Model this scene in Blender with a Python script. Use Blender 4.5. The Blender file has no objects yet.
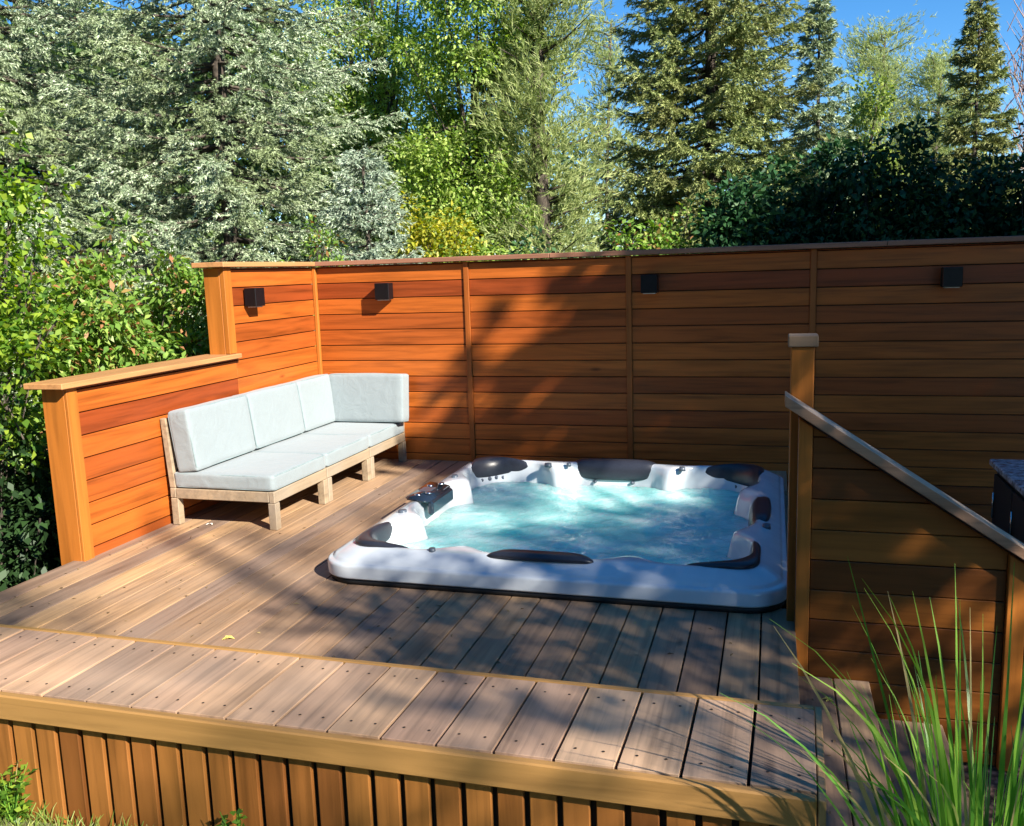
import bpy, bmesh, math, random
import numpy as np
from mathutils import Vector, Matrix, noise
random.seed(7); RNG = np.random.default_rng(11)
S = bpy.context.scene
COL = S.collection
PI = math.pi

# ------------------------------------------------------------------ camera
F_PX = 891.309
CAM = np.array([3.619, -6.640, 1.5])
MR = np.array([[0.9599047, 0.2785469, -0.0315366], [0.0139881, -0.1599541, -0.9870253], [-0.2799773, 0.9470091, -0.1574371]])
cam = bpy.data.cameras.new('camera'); co = bpy.data.objects.new('camera', cam); COL.objects.link(co)
cam.sensor_fit = 'HORIZONTAL'; cam.sensor_width = 36; cam.lens = F_PX / 1024 * 36
cam.clip_start = 0.05; cam.clip_end = 2000
rx, ry, rf = Vector(MR[0]), Vector(-MR[1]), Vector(-MR[2])
co.matrix_world = Matrix(((rx.x, ry.x, rf.x, CAM[0]), (rx.y, ry.y, rf.y, CAM[1]), (rx.z, ry.z, rf.z, CAM[2]), (0, 0, 0, 1)))
S.camera = co

def ray(px, py):
    return MR.T @ np.array([px - 512., py - 413., F_PX])
def at(px, d, z=0.):
    """plan position seen in picture column px (near the horizon) at plan distance d"""
    r = ray(px, 260); k = d / math.hypot(r[0], r[1])
    return (CAM[0] + r[0] * k, CAM[1] + r[1] * k, z)
def zat(px, py, d):
    r = ray(px, py); return CAM[2] + r[2] * d / math.hypot(r[0], r[1])

# ------------------------------------------------------------------ tags
def tag(o, label=None, cat=None, group=None, kind=None):
    if label: o['label'] = label
    if cat: o['category'] = cat
    if group: o['group'] = group
    if kind: o['kind'] = kind
    return o
def thing(name, label, cat, loc=(0, 0, 0), group=None, rz=0):
    o = bpy.data.objects.new(name, None); COL.objects.link(o); o.location = loc; o.rotation_euler = (0, 0, rz)
    o.empty_display_size = .1
    return tag(o, label, cat, group)
def link(name, me, mats, parent=None, world=True):
    """mesh given in world coordinates; parented below an (unrotated) empty it keeps its place"""
    o = bpy.data.objects.new(name, me); COL.objects.link(o)
    for m in (mats if isinstance(mats, (list, tuple)) else [mats]): me.materials.append(m)
    if parent is not None:
        o.parent = parent
        if world:
            base = Vector((0, 0, 0)); p = parent
            while p is not None: base = base + p.location; p = p.parent
            o.location = -base
    return o

# ------------------------------------------------------------------ mesh builder
class MB:
    def __init__(s): s.v = []; s.f = []; s.sm = []; s.mi = []
    def add(s, vs, fs, smooth=False, mi=0):
        n = len(s.v); s.v += [tuple(v) for v in vs]; s.f += [tuple(i + n for i in f) for f in fs]
        s.sm += [smooth] * len(fs); s.mi += [mi] * len(fs); return s
    def box(s, x0, x1, y0, y1, z0, z1, b=0.0, mi=0):
        if b <= 0:
            vs = [(x, y, z) for z in (z0, z1) for y in (y0, y1) for x in (x0, x1)]
            fs = [(0, 2, 3, 1), (4, 5, 7, 6), (0, 1, 5, 4), (2, 6, 7, 3), (0, 4, 6, 2), (1, 3, 7, 5)]
            return s.add(vs, fs, mi=mi)
        bm = bmesh.new(); bmesh.ops.create_cube(bm, size=1)
        for v in bm.verts:
            v.co = ((x0 + x1) / 2 + v.co.x * (x1 - x0), (y0 + y1) / 2 + v.co.y * (y1 - y0), (z0 + z1) / 2 + v.co.z * (z1 - z0))
        bmesh.ops.bevel(bm, geom=bm.edges[:], offset=b, segments=1, affect='EDGES')
        s.bm(bm, mi=mi); return s
    def bm(s, bm, smooth=False, mi=0):
        bm.verts.index_update(); s.add([v.co[:] for v in bm.verts], [[v.index for v in f.verts] for f in bm.faces], smooth, mi); bm.free()
    def prism(s, poly, ax, a0, a1, mi=0):
        """poly = 2D points in the other two axes, extruded along ax from a0 to a1"""
        def P(u, w, a): return {0: (a, u, w), 1: (u, a, w), 2: (u, w, a)}[ax]
        n = len(poly); vs = [P(u, w, a0) for u, w in poly] + [P(u, w, a1) for u, w in poly]
        fs = [tuple(range(n)), tuple(range(2 * n - 1, n - 1, -1))] + [(i, i + n, (i + 1) % n + n, (i + 1) % n) for i in range(n)]
        return s.add(vs, fs, mi=mi)
    def hexa(s, q, z0, z1, mi=0):
        vs = [(x, y, z0) for x, y in q] + [(x, y, z1) for x, y in q]
        return s.add(vs, [(3, 2, 1, 0), (4, 5, 6, 7)] + [(i, (i + 1) % 4, (i + 1) % 4 + 4, i + 4) for i in range(4)], mi=mi)
    def tube(s, pts, rad, n=8, cap=True, mi=0):
        pts = [Vector(p) for p in pts]; vs = []; fs = []
        up = Vector((0, 0, 1)); prev = None
        for i, p in enumerate(pts):
            d = (pts[min(i + 1, len(pts) - 1)] - pts[max(i - 1, 0)]).normalized()
            if prev is None:
                a = d.cross(up if abs(d.z) < .9 else Vector((1, 0, 0))).normalized()
            else: a = (prev - d * prev.dot(d)).normalized()
            prev = a; b = d.cross(a); r = rad[i] if hasattr(rad, '__len__') else rad
            for k in range(n):
                t = 2 * PI * k / n; vs.append(p + a * (math.cos(t) * r) + b * (math.sin(t) * r))
        for i in range(len(pts) - 1):
            for k in range(n):
                fs.append((i * n + k, i * n + (k + 1) % n, (i + 1) * n + (k + 1) % n, (i + 1) * n + k))
        if cap: fs += [tuple(range(n - 1, -1, -1)), tuple(range(len(vs) - n, len(vs)))]
        return s.add(vs, fs, True, mi)
    def grid(s, rings, close=True, smooth=True, mi=0):
        n = len(rings[0]); vs = [p for r in rings for p in r]; fs = []
        for i in range(len(rings) - 1):
            for k in range(n if close else n - 1):
                fs.append((i * n + k, i * n + (k + 1) % n, (i + 1) * n + (k + 1) % n, (i + 1) * n + k))
        return s.add(vs, fs, smooth, mi)
    def mesh(s, name):
        me = bpy.data.meshes.new(name); me.from_pydata(s.v, [], s.f); me.polygons.foreach_set('use_smooth', s.sm)
        me.polygons.foreach_set('material_index', s.mi); me.update(); return me
    def build(s, name, mats, parent=None, world=True): return link(name, s.mesh(name), mats, parent, world)

def npmesh(name, V, k, smooth=False):
    """V: (N*k,3) vertices, every k of them one face"""
    V = np.ascontiguousarray(V, dtype=np.float32).reshape(-1, 3); n = len(V); nf = n // k
    me = bpy.data.meshes.new(name); me.vertices.add(n); me.vertices.foreach_set('co', V.ravel())
    me.loops.add(n); me.loops.foreach_set('vertex_index', np.arange(n, dtype=np.int32))
    me.polygons.add(nf); me.polygons.foreach_set('loop_start', np.arange(0, n, k, dtype=np.int32))
    me.update(calc_edges=True); me.validate(); return me

# ------------------------------------------------------------------ materials
def mat(name):
    m = bpy.data.materials.new(name); m.use_nodes = True; nt = m.node_tree; nt.nodes.clear()
    out = nt.nodes.new('ShaderNodeOutputMaterial'); b = nt.nodes.new('ShaderNodeBsdfPrincipled')
    nt.links.new(b.outputs[0], out.inputs[0]); return m, nt, b, out
def N(nt, t, **k):
    n = nt.nodes.new(t)
    for a, v in k.items():
        if a.startswith('i_'):
            key = a[2:].replace('_', ' '); n.inputs[int(key) if key.isdigit() else key].default_value = v
        else: setattr(n, a, v)
    return n
def ramp(nt, stops, fac=None, interp='LINEAR'):
    r = N(nt, 'ShaderNodeValToRGB'); e = r.color_ramp.elements; r.color_ramp.interpolation = interp
    while len(e) < len(stops): e.new(.5)
    for el, (p, c) in zip(e, stops): el.position = p; el.color = (*c, 1)
    if fac is not None: nt.links.new(fac, r.inputs[0])
    return r
def mix(nt, a, b, fac, mode='MIX'):
    m = N(nt, 'ShaderNodeMix', data_type='RGBA', blend_type=mode)
    for sock, v in ((m.inputs[0], fac), (m.inputs[6], a), (m.inputs[7], b)):
        if isinstance(v, bpy.types.NodeSocket): nt.links.new(v, sock)
        elif isinstance(v, (int, float)): sock.default_value = v
        else: sock.default_value = (*v, 1)
    return m.outputs[2]
def plain(name, col, rough=.5, metal=0., spec=.5, noise_amt=.12, nscale=30., bump=0., coat=0.):
    m, nt, b, o = mat(name)
    tc = N(nt, 'ShaderNodeTexCoord'); nz = N(nt, 'ShaderNodeTexNoise', i_Scale=nscale, i_Detail=5.); nt.links.new(tc.outputs['Object'], nz.inputs[0])
    dark = tuple(c * (1 - noise_amt) for c in col); lite = tuple(min(1, c * (1 + noise_amt)) for c in col)
    r = ramp(nt, [(.3, dark), (.7, lite)], nz.outputs[0]); nt.links.new(r.outputs[0], b.inputs['Base Color'])
    b.inputs['Roughness'].default_value = rough; b.inputs['Metallic'].default_value = metal
    b.inputs['Specular IOR Level'].default_value = spec; b.inputs['Coat Weight'].default_value = coat
    if bump:
        bp = N(nt, 'ShaderNodeBump', i_Strength=bump, i_Distance=.002); nt.links.new(nz.outputs[0], bp.inputs['Height']); nt.links.new(bp.outputs[0], b.inputs['Normal'])
    return m
def wood(name, axis, stops, rough=.55, grain=.5, knots=True, blotch=None, spec=.35, weather=None, gs=1.0):
    """boards: hue picked per board, long grain down the axis, knots; weather = greyed colour mixed in patches"""
    m, nt, b, o = mat(name); L = nt.links.new
    tc = N(nt, 'ShaderNodeTexCoord'); geo = N(nt, 'ShaderNodeNewGeometry')
    mp = N(nt, 'ShaderNodeMapping'); sc = [38 * gs] * 3; sc[axis] = 1.6 * gs; mp.inputs['Scale'].default_value = sc
    L(tc.outputs['Object'], mp.inputs[0])
    w = N(nt, 'ShaderNodeMath', operation='MULTIPLY'); w.inputs[1].default_value = 57.; L(geo.outputs['Random Per Island'], w.inputs[0])
    g = N(nt, 'ShaderNodeTexNoise', noise_dimensions='4D', i_Scale=1., i_Detail=6., i_Roughness=.6, i_Distortion=.6)
    L(mp.outputs[0], g.inputs['Vector']); L(w.outputs[0], g.inputs['W'])
    mp2 = N(nt, 'ShaderNodeMapping'); s2 = [9.] * 3; s2[axis] = .9; mp2.inputs['Scale'].default_value = s2; L(tc.outputs['Object'], mp2.inputs[0])
    g2 = N(nt, 'ShaderNodeTexNoise', noise_dimensions='4D', i_Scale=1., i_Detail=3., i_Distortion=1.6); L(mp2.outputs[0], g2.inputs['Vector']); L(w.outputs[0], g2.inputs['W'])
    # random board tone shuffled
    wn = N(nt, 'ShaderNodeTexWhiteNoise', noise_dimensions='1D'); L(w.outputs[0], wn.inputs['W'])
    base = ramp(nt, stops, wn.outputs['Value']).outputs[0]
    gr = ramp(nt, [(.25, (1 - grain,) * 3), (.5, (1, 1, 1)), (.8, (1 + grain * .35,) * 3)], g.outputs[0]).outputs[0]
    c = mix(nt, base, gr, 1., 'MULTIPLY')
    gr2 = ramp(nt, [(.3, (1 - grain * .7,) * 3), (.55, (1.05, 1.05, 1.05))], g2.outputs[0]).outputs[0]
    c = mix(nt, c, gr2, 1., 'MULTIPLY')
    if knots:
        mp3 = N(nt, 'ShaderNodeMapping'); s3 = [7.] * 3; s3[axis] = 2.2; mp3.inputs['Scale'].default_value = s3; L(tc.outputs['Object'], mp3.inputs[0])
        vo = N(nt, 'ShaderNodeTexVoronoi', voronoi_dimensions='4D', i_Scale=1.); L(mp3.outputs[0], vo.inputs['Vector']); L(w.outputs[0], vo.inputs['W'])
        kn = ramp(nt, [(.05, (.25, .16, .12)), (.13, (1, 1, 1))], vo.outputs['Distance']).outputs[0]
        c = mix(nt, c, kn, .8, 'MULTIPLY')
    if weather:
        nz = N(nt, 'ShaderNodeTexNoise', i_Scale=2.3, i_Detail=6., i_Roughness=.65); L(tc.outputs['Object'], nz.inputs[0])
        f = ramp(nt, [(.35, (0, 0, 0)), (.7, (weather[1],) * 3)], nz.outputs[0]).outputs[0]
        c = mix(nt, c, weather[0], f)
    L(c, b.inputs['Base Color'])
    rr = N(nt, 'ShaderNodeMapRange'); rr.inputs['To Min'].default_value = rough - .12; rr.inputs['To Max'].default_value = rough + .15; L(g2.outputs[0], rr.inputs[0]); L(rr.outputs[0], b.inputs['Roughness'])
    b.inputs['Specular IOR Level'].default_value = spec
    bp = N(nt, 'ShaderNodeBump', i_Strength=.35, i_Distance=.0025); L(g.outputs[0], bp.inputs['Height']); L(bp.outputs[0], b.inputs['Normal'])
    return m
def leafmat(name, stops, rough=.5, trans=.3, patch=None, spec=.3, nscale=.8):
    m, nt, b, o = mat(name); L = nt.links.new
    geo = N(nt, 'ShaderNodeNewGeometry'); tc = N(nt, 'ShaderNodeTexCoord')
    c = ramp(nt, stops, geo.outputs['Random Per Island']).outputs[0]
    if patch:
        nz = N(nt, 'ShaderNodeTexNoise', i_Scale=nscale, i_Detail=2.); L(tc.outputs['Object'], nz.inputs[0])
        f = ramp(nt, [(.42, (0, 0, 0)), (.62, (1, 1, 1))], nz.outputs[0]).outputs[0]
        c2 = mix(nt, c, patch, .75); c = mix(nt, c, c2, f)
    L(c, b.inputs['Base Color']); b.inputs['Roughness'].default_value = rough; b.inputs['Specular IOR Level'].default_value = spec
    if trans:
        t = N(nt, 'ShaderNodeBsdfTranslucent'); ms = N(nt, 'ShaderNodeMixShader', i_0=trans)
        hs = N(nt, 'ShaderNodeHueSaturation', i_Value=1.5, i_Saturation=1.15); L(c, hs.inputs['Color']); L(hs.outputs[0], t.inputs['Color'])
        L(b.outputs[0], ms.inputs[1]); L(t.outputs[0], ms.inputs[2]); L(ms.outputs[0], o.inputs[0])
    return m

M = {}
ORG = [(0, (.135, .026, .007)), (.25, (.36, .080, .011)), (.5, (.24, .045, .009)), (.75, (.40, .096, .013)), (1, (.44, .114, .017))]
M['fence'] = wood('stained_cedar', 0, ORG, rough=.42, grain=.5, gs=.9)
M['fence_side'] = wood('stained_cedar_side', 1, ORG, rough=.42, grain=.45, gs=.9)
M['post'] = wood('stained_cedar_upright', 2, [(0, (.36, .110, .016)), (1, (.44, .150, .024))], rough=.42, grain=.3)
M['stair_fence'] = wood('golden_cedar', 0, [(0, (.13, .040, .008)), (.5, (.25, .082, .013)), (1, (.33, .118, .020))], rough=.42, grain=.35)
M['batten'] = wood('batten_cedar', 2, [(0, (.26, .066, .011)), (1, (.32, .088, .014))], rough=.42, grain=.3)
M['cap'] = wood('fence_cap_wood', 0, [(0, (.26, .12, .075)), (1, (.32, .15, .09))], rough=.5, grain=.3, knots=False)
M['cap_side'] = wood('fence_cap_wood_side', 1, [(0, (.40, .19, .07)), (1, (.48, .24, .10))], rough=.5, grain=.3, knots=False)
M['rail'] = wood('pale_handrail_wood', 0, [(0, (.48, .36, .26)), (1, (.52, .39, .28))], rough=.5, grain=.3, knots=False)  # weathered top face, also painted paler for sun and sky on it
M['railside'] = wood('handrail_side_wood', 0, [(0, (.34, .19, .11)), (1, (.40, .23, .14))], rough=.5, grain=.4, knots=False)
M['post_cap'] = wood('post_cap_wood', 0, [(0, (.20, .135, .085)), (1, (.25, .17, .11))], rough=.6, grain=.3, knots=False)
DK = [(0, (.20, .120, .075)), (.25, (.45, .275, .145)), (.5, (.31, .185, .11)), (.75, (.24, .16, .115)), (1, (.52, .32, .155))]
M['deck'] = wood('weathered_deck_wood', 1, DK, rough=.6, grain=.55, knots=True, weather=((.26, .195, .15), .5), spec=.25, gs=1.2)
M['bench'] = wood('bench_top_wood', 1, [(0, (.26, .175, .135)), (.3, (.56, .345, .20)), (.6, (.40, .245, .165)), (1, (.66, .42, .25))], rough=.55, grain=.52, knots=True, weather=((.34, .26, .20), .45), spec=.3, gs=1.35)
M['fascia'] = wood('oiled_fascia_wood', 0, [(0, (.34, .175, .055)), (1, (.42, .23, .075))], rough=.4, grain=.3)
M['fascia_end'] = wood('oiled_fascia_end_wood', 1, [(0, (.36, .21, .09)), (1, (.40, .24, .11))], rough=.45, grain=.3, knots=False)
M['slat'] = wood('vertical_slat_wood', 2, [(0, (.15, .050, .013)), (.5, (.26, .095, .022)), (1, (.36, .145, .033))], rough=.45, grain=.4)
M['teak'] = wood('silvered_teak', 1, [(0, (.27, .195, .115)), (1, (.36, .265, .165))], rough=.65, grain=.5, knots=False, weather=((.33, .28, .22), .6))
M['black'] = plain('black_skirt', (.012, .012, .013), .6)
M['under'] = plain('deck_underside_dark', (.02, .015, .012), .9)
M['lamp'] = plain('dark_bronze_metal', (.012, .012, .015), .38, .6)
M['lens'] = plain('frosted_lamp_glass', (.5, .5, .48), .4)
M['vinyl'] = plain('navy_black_vinyl', (.022, .024, .034), .34, noise_amt=.2, nscale=120, bump=.2)
M['jet'] = plain('grey_jet_plastic', (.08, .10, .13), .3)
M['chrome'] = plain('brushed_trim_metal', (.5, .52, .55), .2, 1.)
M['panel'] = plain('glossy_control_panel', (.02, .03, .045), .12, coat=.6)
M['screw'] = plain('deck_screw_dark', (.04, .03, .025), .6, .5)
M['rock'] = plain('tan_boulder', (.42, .34, .26), .9, noise_amt=.35, nscale=9, bump=.8)
M['bark'] = plain('grey_brown_bark', (.07, .055, .042), .9, noise_amt=.5, nscale=22, bump=1.)
M['barkpale'] = plain('pale_bare_twigs', (.32, .22, .18), .9, noise_amt=.3, nscale=22)

# shell: pearly acrylic
m, nt, b, o = mat('pearl_white_acrylic'); L = nt.links.new
tc = N(nt, 'ShaderNodeTexCoord'); nz = N(nt, 'ShaderNodeTexNoise', i_Scale=5., i_Detail=6., i_Distortion=1.2); L(tc.outputs['Object'], nz.inputs[0])
r = ramp(nt, [(.3, (.52, .56, .60)), (.5, (.57, .605, .64)), (.7, (.62, .65, .675))], nz.outputs[0]); L(r.outputs[0], b.inputs['Base Color'])
b.inputs['Roughness'].default_value = .16; b.inputs['Coat Weight'].default_value = .4; b.inputs['Coat Roughness'].default_value = .06
M['shell'] = m
# water: aerated turquoise, see-through in the calmer patches
m, nt, b, o = mat('bubbling_turquoise_water'); L = nt.links.new
tc = N(nt, 'ShaderNodeTexCoord')
n1 = N(nt, 'ShaderNodeTexNoise', i_Scale=3.2, i_Detail=5., i_Distortion=1.); L(tc.outputs['Object'], n1.inputs[0])
n2 = N(nt, 'ShaderNodeTexNoise', i_Scale=17., i_Detail=5., i_Distortion=2.2, i_Roughness=.6); L(tc.outputs['Object'], n2.inputs[0])
cc = ramp(nt, [(.35, (.32, .86, .82)), (.55, (.46, .91, .87)), (.72, (.68, .95, .92))], n1.outputs[0]).outputs[0]
fo = ramp(nt, [(.54, (0, 0, 0)), (.74, (.5, .5, .5))], n2.outputs[0]).outputs[0]
cc = mix(nt, cc, (.80, .93, .90), fo); L(cc, b.inputs['Base Color'])
b.inputs['Roughness'].default_value = .09; b.inputs['IOR'].default_value = 1.33; b.inputs['Subsurface Weight'].default_value = .8; b.inputs['Subsurface Radius'].default_value = (.5, 1, 1); b.inputs['Subsurface Scale'].default_value = .35
tr = N(nt, 'ShaderNodeBsdfTransparent'); tr.inputs[0].default_value = (.45, .93, .92, 1)
ms = N(nt, 'ShaderNodeMixShader'); ff = ramp(nt, [(.35, (.78,) * 3), (.65, (.95,) * 3)], n1.outputs[0]).outputs[0]
L(ff, ms.inputs[0]); L(tr.outputs[0], ms.inputs[1]); L(b.outputs[0], ms.inputs[2]); L(ms.outputs[0], o.inputs[0])
bp = N(nt, 'ShaderNodeBump', i_Strength=.7, i_Distance=.012); L(n2.outputs[0], bp.inputs['Height']); L(bp.outputs[0], b.inputs['Normal'])
M['water'] = m
# fabric
m, nt, b, o = mat('pale_aqua_canvas'); L = nt.links.new
tc = N(nt, 'ShaderNodeTexCoord')
wv = N(nt, 'ShaderNodeTexNoise', i_Scale=420., i_Detail=2.); L(tc.outputs['Object'], wv.inputs[0])
nz = N(nt, 'ShaderNodeTexNoise', i_Scale=6., i_Detail=5.); L(tc.outputs['Object'], nz.inputs[0])
r1 = ramp(nt, [(.3, (.240, .282, .296)), (.7, (.250, .294, .308))], nz.outputs[0]).outputs[0]
r2 = ramp(nt, [(.3, (.86, .86, .86)), (.7, (1.05, 1.05, 1.05))], wv.outputs[0]).outputs[0]
L(mix(nt, r1, r2, 1., 'MULTIPLY'), b.inputs['Base Color']); b.inputs['Roughness'].default_value = .9; b.inputs['Sheen Weight'].default_value = .25
n3 = N(nt, 'ShaderNodeTexNoise', i_Scale=9., i_Detail=3., i_Distortion=.8); L(tc.outputs['Object'], n3.inputs[0])
bp = N(nt, 'ShaderNodeBump', i_Strength=.35, i_Distance=.02); L(n3.outputs[0], bp.inputs['Height'])
bp2 = N(nt, 'ShaderNodeBump', i_Strength=.3, i_Distance=.001); L(wv.outputs[0], bp2.inputs['Height']); L(bp.outputs[0], bp2.inputs['Normal']); L(bp2.outputs[0], b.inputs['Normal'])
M['fabric'] = m
M['piping'] = plain('aqua_piping', (.20, .26, .27), .9)
# granite
m, nt, b, o = mat('speckled_granite'); L = nt.links.new
tc = N(nt, 'ShaderNodeTexCoord'); vo = N(nt, 'ShaderNodeTexNoise', i_Scale=28., i_Detail=8., i_Roughness=.75); L(tc.outputs['Object'], vo.inputs[0])
L(ramp(nt, [(.36, (.03, .035, .045)), (.46, (.22, .24, .27)), (.56, (.45, .47, .5)), (.68, (.7, .7, .7))], vo.outputs[0]).outputs[0], b.inputs['Base Color'])
b.inputs['Roughness'].default_value = .14; M['granite'] = m
# ground
m, nt, b, o = mat('lawn_soil'); L = nt.links.new
tc = N(nt, 'ShaderNodeTexCoord'); nz = N(nt, 'ShaderNodeTexNoise', i_Scale=3., i_Detail=8.); L(tc.outputs['Object'], nz.inputs[0])
L(ramp(nt, [(.35, (.05, .075, .02)), (.6, (.13, .14, .05)), (.8, (.2, .17, .09))], nz.outputs[0]).outputs[0], b.inputs['Base Color']); b.inputs['Roughness'].default_value = 1
M['soil'] = m
m, nt, b, o = mat('bark_mulch'); L = nt.links.new
tc = N(nt, 'ShaderNodeTexCoord'); nz = N(nt, 'ShaderNodeTexVoronoi', i_Scale=34.); L(tc.outputs['Object'], nz.inputs[0])
L(ramp(nt, [(.0, (.30, .19, .14)), (.4, (.17, .10, .07)), (.8, (.05, .03, .02))], nz.outputs['Distance']).outputs[0], b.inputs['Base Color']); b.inputs['Roughness'].default_value = 1
bp = N(nt, 'ShaderNodeBump', i_Strength=1., i_Distance=.02); L(nz.outputs['Distance'], bp.inputs['Height']); L(bp.outputs[0], b.inputs['Normal'])
M['mulch'] = m
# foliage
M['l_spruceblue'] = leafmat('blue_spruce_needles', [(0, (.09, .15, .07)), (.5, (.34, .44, .27)), (1, (.76, .84, .62))], .6, .06, patch=(.24, .30, .13))
M['l_sprucesilver'] = leafmat('silver_spruce_needles', [(0, (.13, .19, .13)), (.5, (.32, .41, .29)), (1, (.60, .68, .54))], .6, .12)
M['l_sprucedark'] = leafmat('green_spruce_needles', [(0, (.07, .12, .035)), (.5, (.22, .28, .09)), (1, (.52, .57, .22))], .6, .08, patch=(.25, .26, .09))
M['l_ash'] = leafmat('bright_ash_leaves', [(0, (.12, .23, .04)), (.5, (.26, .38, .07)), (1, (.50, .60, .19))], .5, .35)
M['l_pine'] = leafmat('long_pine_needles', [(0, (.16, .22, .08)), (.5, (.30, .37, .13)), (1, (.50, .54, .24))], .6, .3)
M['l_gold'] = leafmat('golden_shrub_leaves', [(0, (.16, .22, .03)), (.5, (.34, .36, .04)), (1, (.55, .46, .06))], .5, .35)
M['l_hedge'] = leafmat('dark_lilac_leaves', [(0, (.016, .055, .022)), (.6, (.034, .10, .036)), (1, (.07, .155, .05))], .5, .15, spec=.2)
M['l_shrub'] = leafmat('shrub_leaves', [(0, (.09, .19, .03)), (.5, (.18, .31, .05)), (.85, (.30, .42, .09)), (.93, (.36, .15, .07)), (1, (.42, .22, .10))], .45, .3, spec=.4)
M['l_maple'] = leafmat('sunlit_maple_leaves', [(0, (.05, .13, .015)), (.5, (.13, .25, .025)), (1, (.34, .45, .05))], .45, .4, spec=.4)
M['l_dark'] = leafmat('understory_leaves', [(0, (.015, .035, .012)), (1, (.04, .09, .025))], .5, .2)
M['l_far'] = leafmat('far_woods_leaves', [(0, (.05, .09, .03)), (.5, (.10, .17, .05)), (1, (.18, .25, .08))], .55, .25)
M['l_poplar'] = leafmat('far_poplar_leaves', [(0, (.12, .20, .05)), (.5, (.22, .30, .07)), (1, (.34, .40, .10))], .5, .35)
M['grass'] = leafmat('lawn_blades', [(0, (.12, .22, .03)), (.5, (.28, .36, .08)), (1, (.50, .48, .20))], .6, .3)
M['blade'] = leafmat('ornamental_blades', [(0, (.06, .20, .03)), (.5, (.15, .36, .04)), (.88, (.32, .52, .08)), (.9, (.48, .40, .17)), (1, (.50, .40, .18))], .35, .35, spec=.5)
M['shade'] = leafmat('shade_tree_leaves', [(0, (.04, .10, .02)), (1, (.09, .18, .04))], .5, .12)
M['litter'] = leafmat('dry_litter', [(0, (.10, .06, .03)), (.6, (.25, .17, .08)), (1, (.45, .33, .14))], .8, 0)
M['yleaf'] = plain('fallen_yellow_leaf', (.62, .50, .12), .7)
M['wleaf'] = plain('fallen_pale_petal', (.75, .72, .65), .7)

# ------------------------------------------------------------------ ground
g = MB(); R_ = 300
g.add([(-R_, -R_, -.52), (R_, -R_, -.52), (R_, R_, -.52), (-R_, R_, -.52)], [(0, 1, 2, 3)])
tag(g.build('ground', M['mulch']), kind='structure')
g = MB(); g.box(-60, 3.55, -60, -4.86, -.60, .045); g.box(3.553, 60, -60, -5.35, -.60, -.016); g.box(3.77, 9, -5.347, -4.76, -.60, -.05)
tag(g.build('lawn_soil', M['soil']), kind='structure')

# ------------------------------------------------------------------ deck
P_ = .1405
TX0, TX1, TY0, TY1 = 1.452, 3.70, -2.85, -.50     # tub outline
d = MB(); xr = 3.728
gaps = [xr - P_ * k for k in range(29)]
for k in range(28):
    x1 = gaps[k] - .0036; x0 = gaps[k + 1] + .0036
    if x0 < -.17: continue
    hx0, hx1, hy0, hy1 = TX0 + .10, TX1 - .10, TY0 + .11, TY1 - .11
    segs = [(-5.0 if x1 < 1.30 else -4.80, -.01)]
    if x1 > hx0 and x0 < hx1: segs = [(-4.80, hy0), (hy1, -.01)]
    if x0 > 1.25 and not (x1 > hx0 and x0 < hx1): segs = [(-4.80, -.01)]
    for (a, b_) in segs:
        if False:      # butt joints, staggered
            j = a + (b_ - a) * (.35 + .3 * ((k * 7) % 5) / 4)
            d.box(x0, x1, a, j - .002, -.028, random.uniform(-.001, .0008), .003); d.box(x0, x1, j + .002, b_, -.028, random.uniform(-.001, .0008), .003)
        else: d.box(x0, x1, a, b_, -.028, random.uniform(-.001, .0008), .0012)
deck = d.build('deck', M['deck']); tag(deck, kind='structure')
u = MB(); u.box(-.16, 3.70, -4.80, TY0 + .10, -.5, -.12); u.box(-.16, 3.70, TY1 - .1, -.02, -.5, -.12); u.box(-.16, TX0 + .09, TY0 + .102, TY1 - .102, -.5, -.12)
tag(u.build('deck_frame', M['under']), kind='structure')
u = MB(); u.box(3.702, 3.727, -4.80, -.02, -.50, -.030, .002)
tag(u.build('deck_side_board', M['deck']), kind='structure')
# lower terrace behind the stair fence
u = MB()
for k in range(12): u.box(3.74 + k * .1405, 3.74 + k * .1405 + .135, -2.84, -.02, -.519, -.49, .003)
tag(u.build('lower_deck', M['deck']), kind='structure')

# steps going down to the right
st = thing('deck_steps', 'two weathered wooden steps descending beside the hot tub deck below the sloping rail', 'steps', (3.9, -3.6, -.5))
for (x0, z) in ((3.735, -.19), (4.012, -.345)):
    t_ = MB(); t_.box(x0, x0 + .136, -4.72, -2.985, z - .028, z, .003); t_.box(x0 + .141, x0 + .277, -4.72, -2.985, z - .028, z, .003)
    t_.build('tread', M['deck'], st)
    t_ = MB(); t_.box(x0 + .25, x0 + .268, -4.70, -2.99, -.515, z - .030); t_.build('riser', M['deck'], st)

# ------------------------------------------------------------------ bench
bn = thing('deck_bench', 'long low wooden bench across the front edge of the deck with vertical slat skirt', 'bench', (2.5, -4.64, 0))
BZ = .40; bt = MB(); SCW = []
def bx(x, y): return x + (y + 4.43) * .024   # boards stand a hair off square
bx0 = 3.7335
for k in range(18):
    x1 = bx0 - .1432 * k - .0035; x0 = x1 - .1432 + .0075
    yb, yf = -4.452, -4.818
    bt.hexa([(bx(x0, yf), yf), (bx(x1, yf), yf), (bx(x1, yb), yb), (bx(x0, yb), yb)], BZ - .025, BZ + random.uniform(-.0008, .0008))
    for yy in (yb - .055, yf + .055):
        for xx in (x0 + .035, x1 - .035):
            SCW.append((bx(xx, yy), yy))
def bev(o, w=.003, seg=2):
    md = o.modifiers.new('bevel', 'BEVEL'); md.width = w; md.segments = seg; md.limit_method = 'ANGLE'; return o
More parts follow.
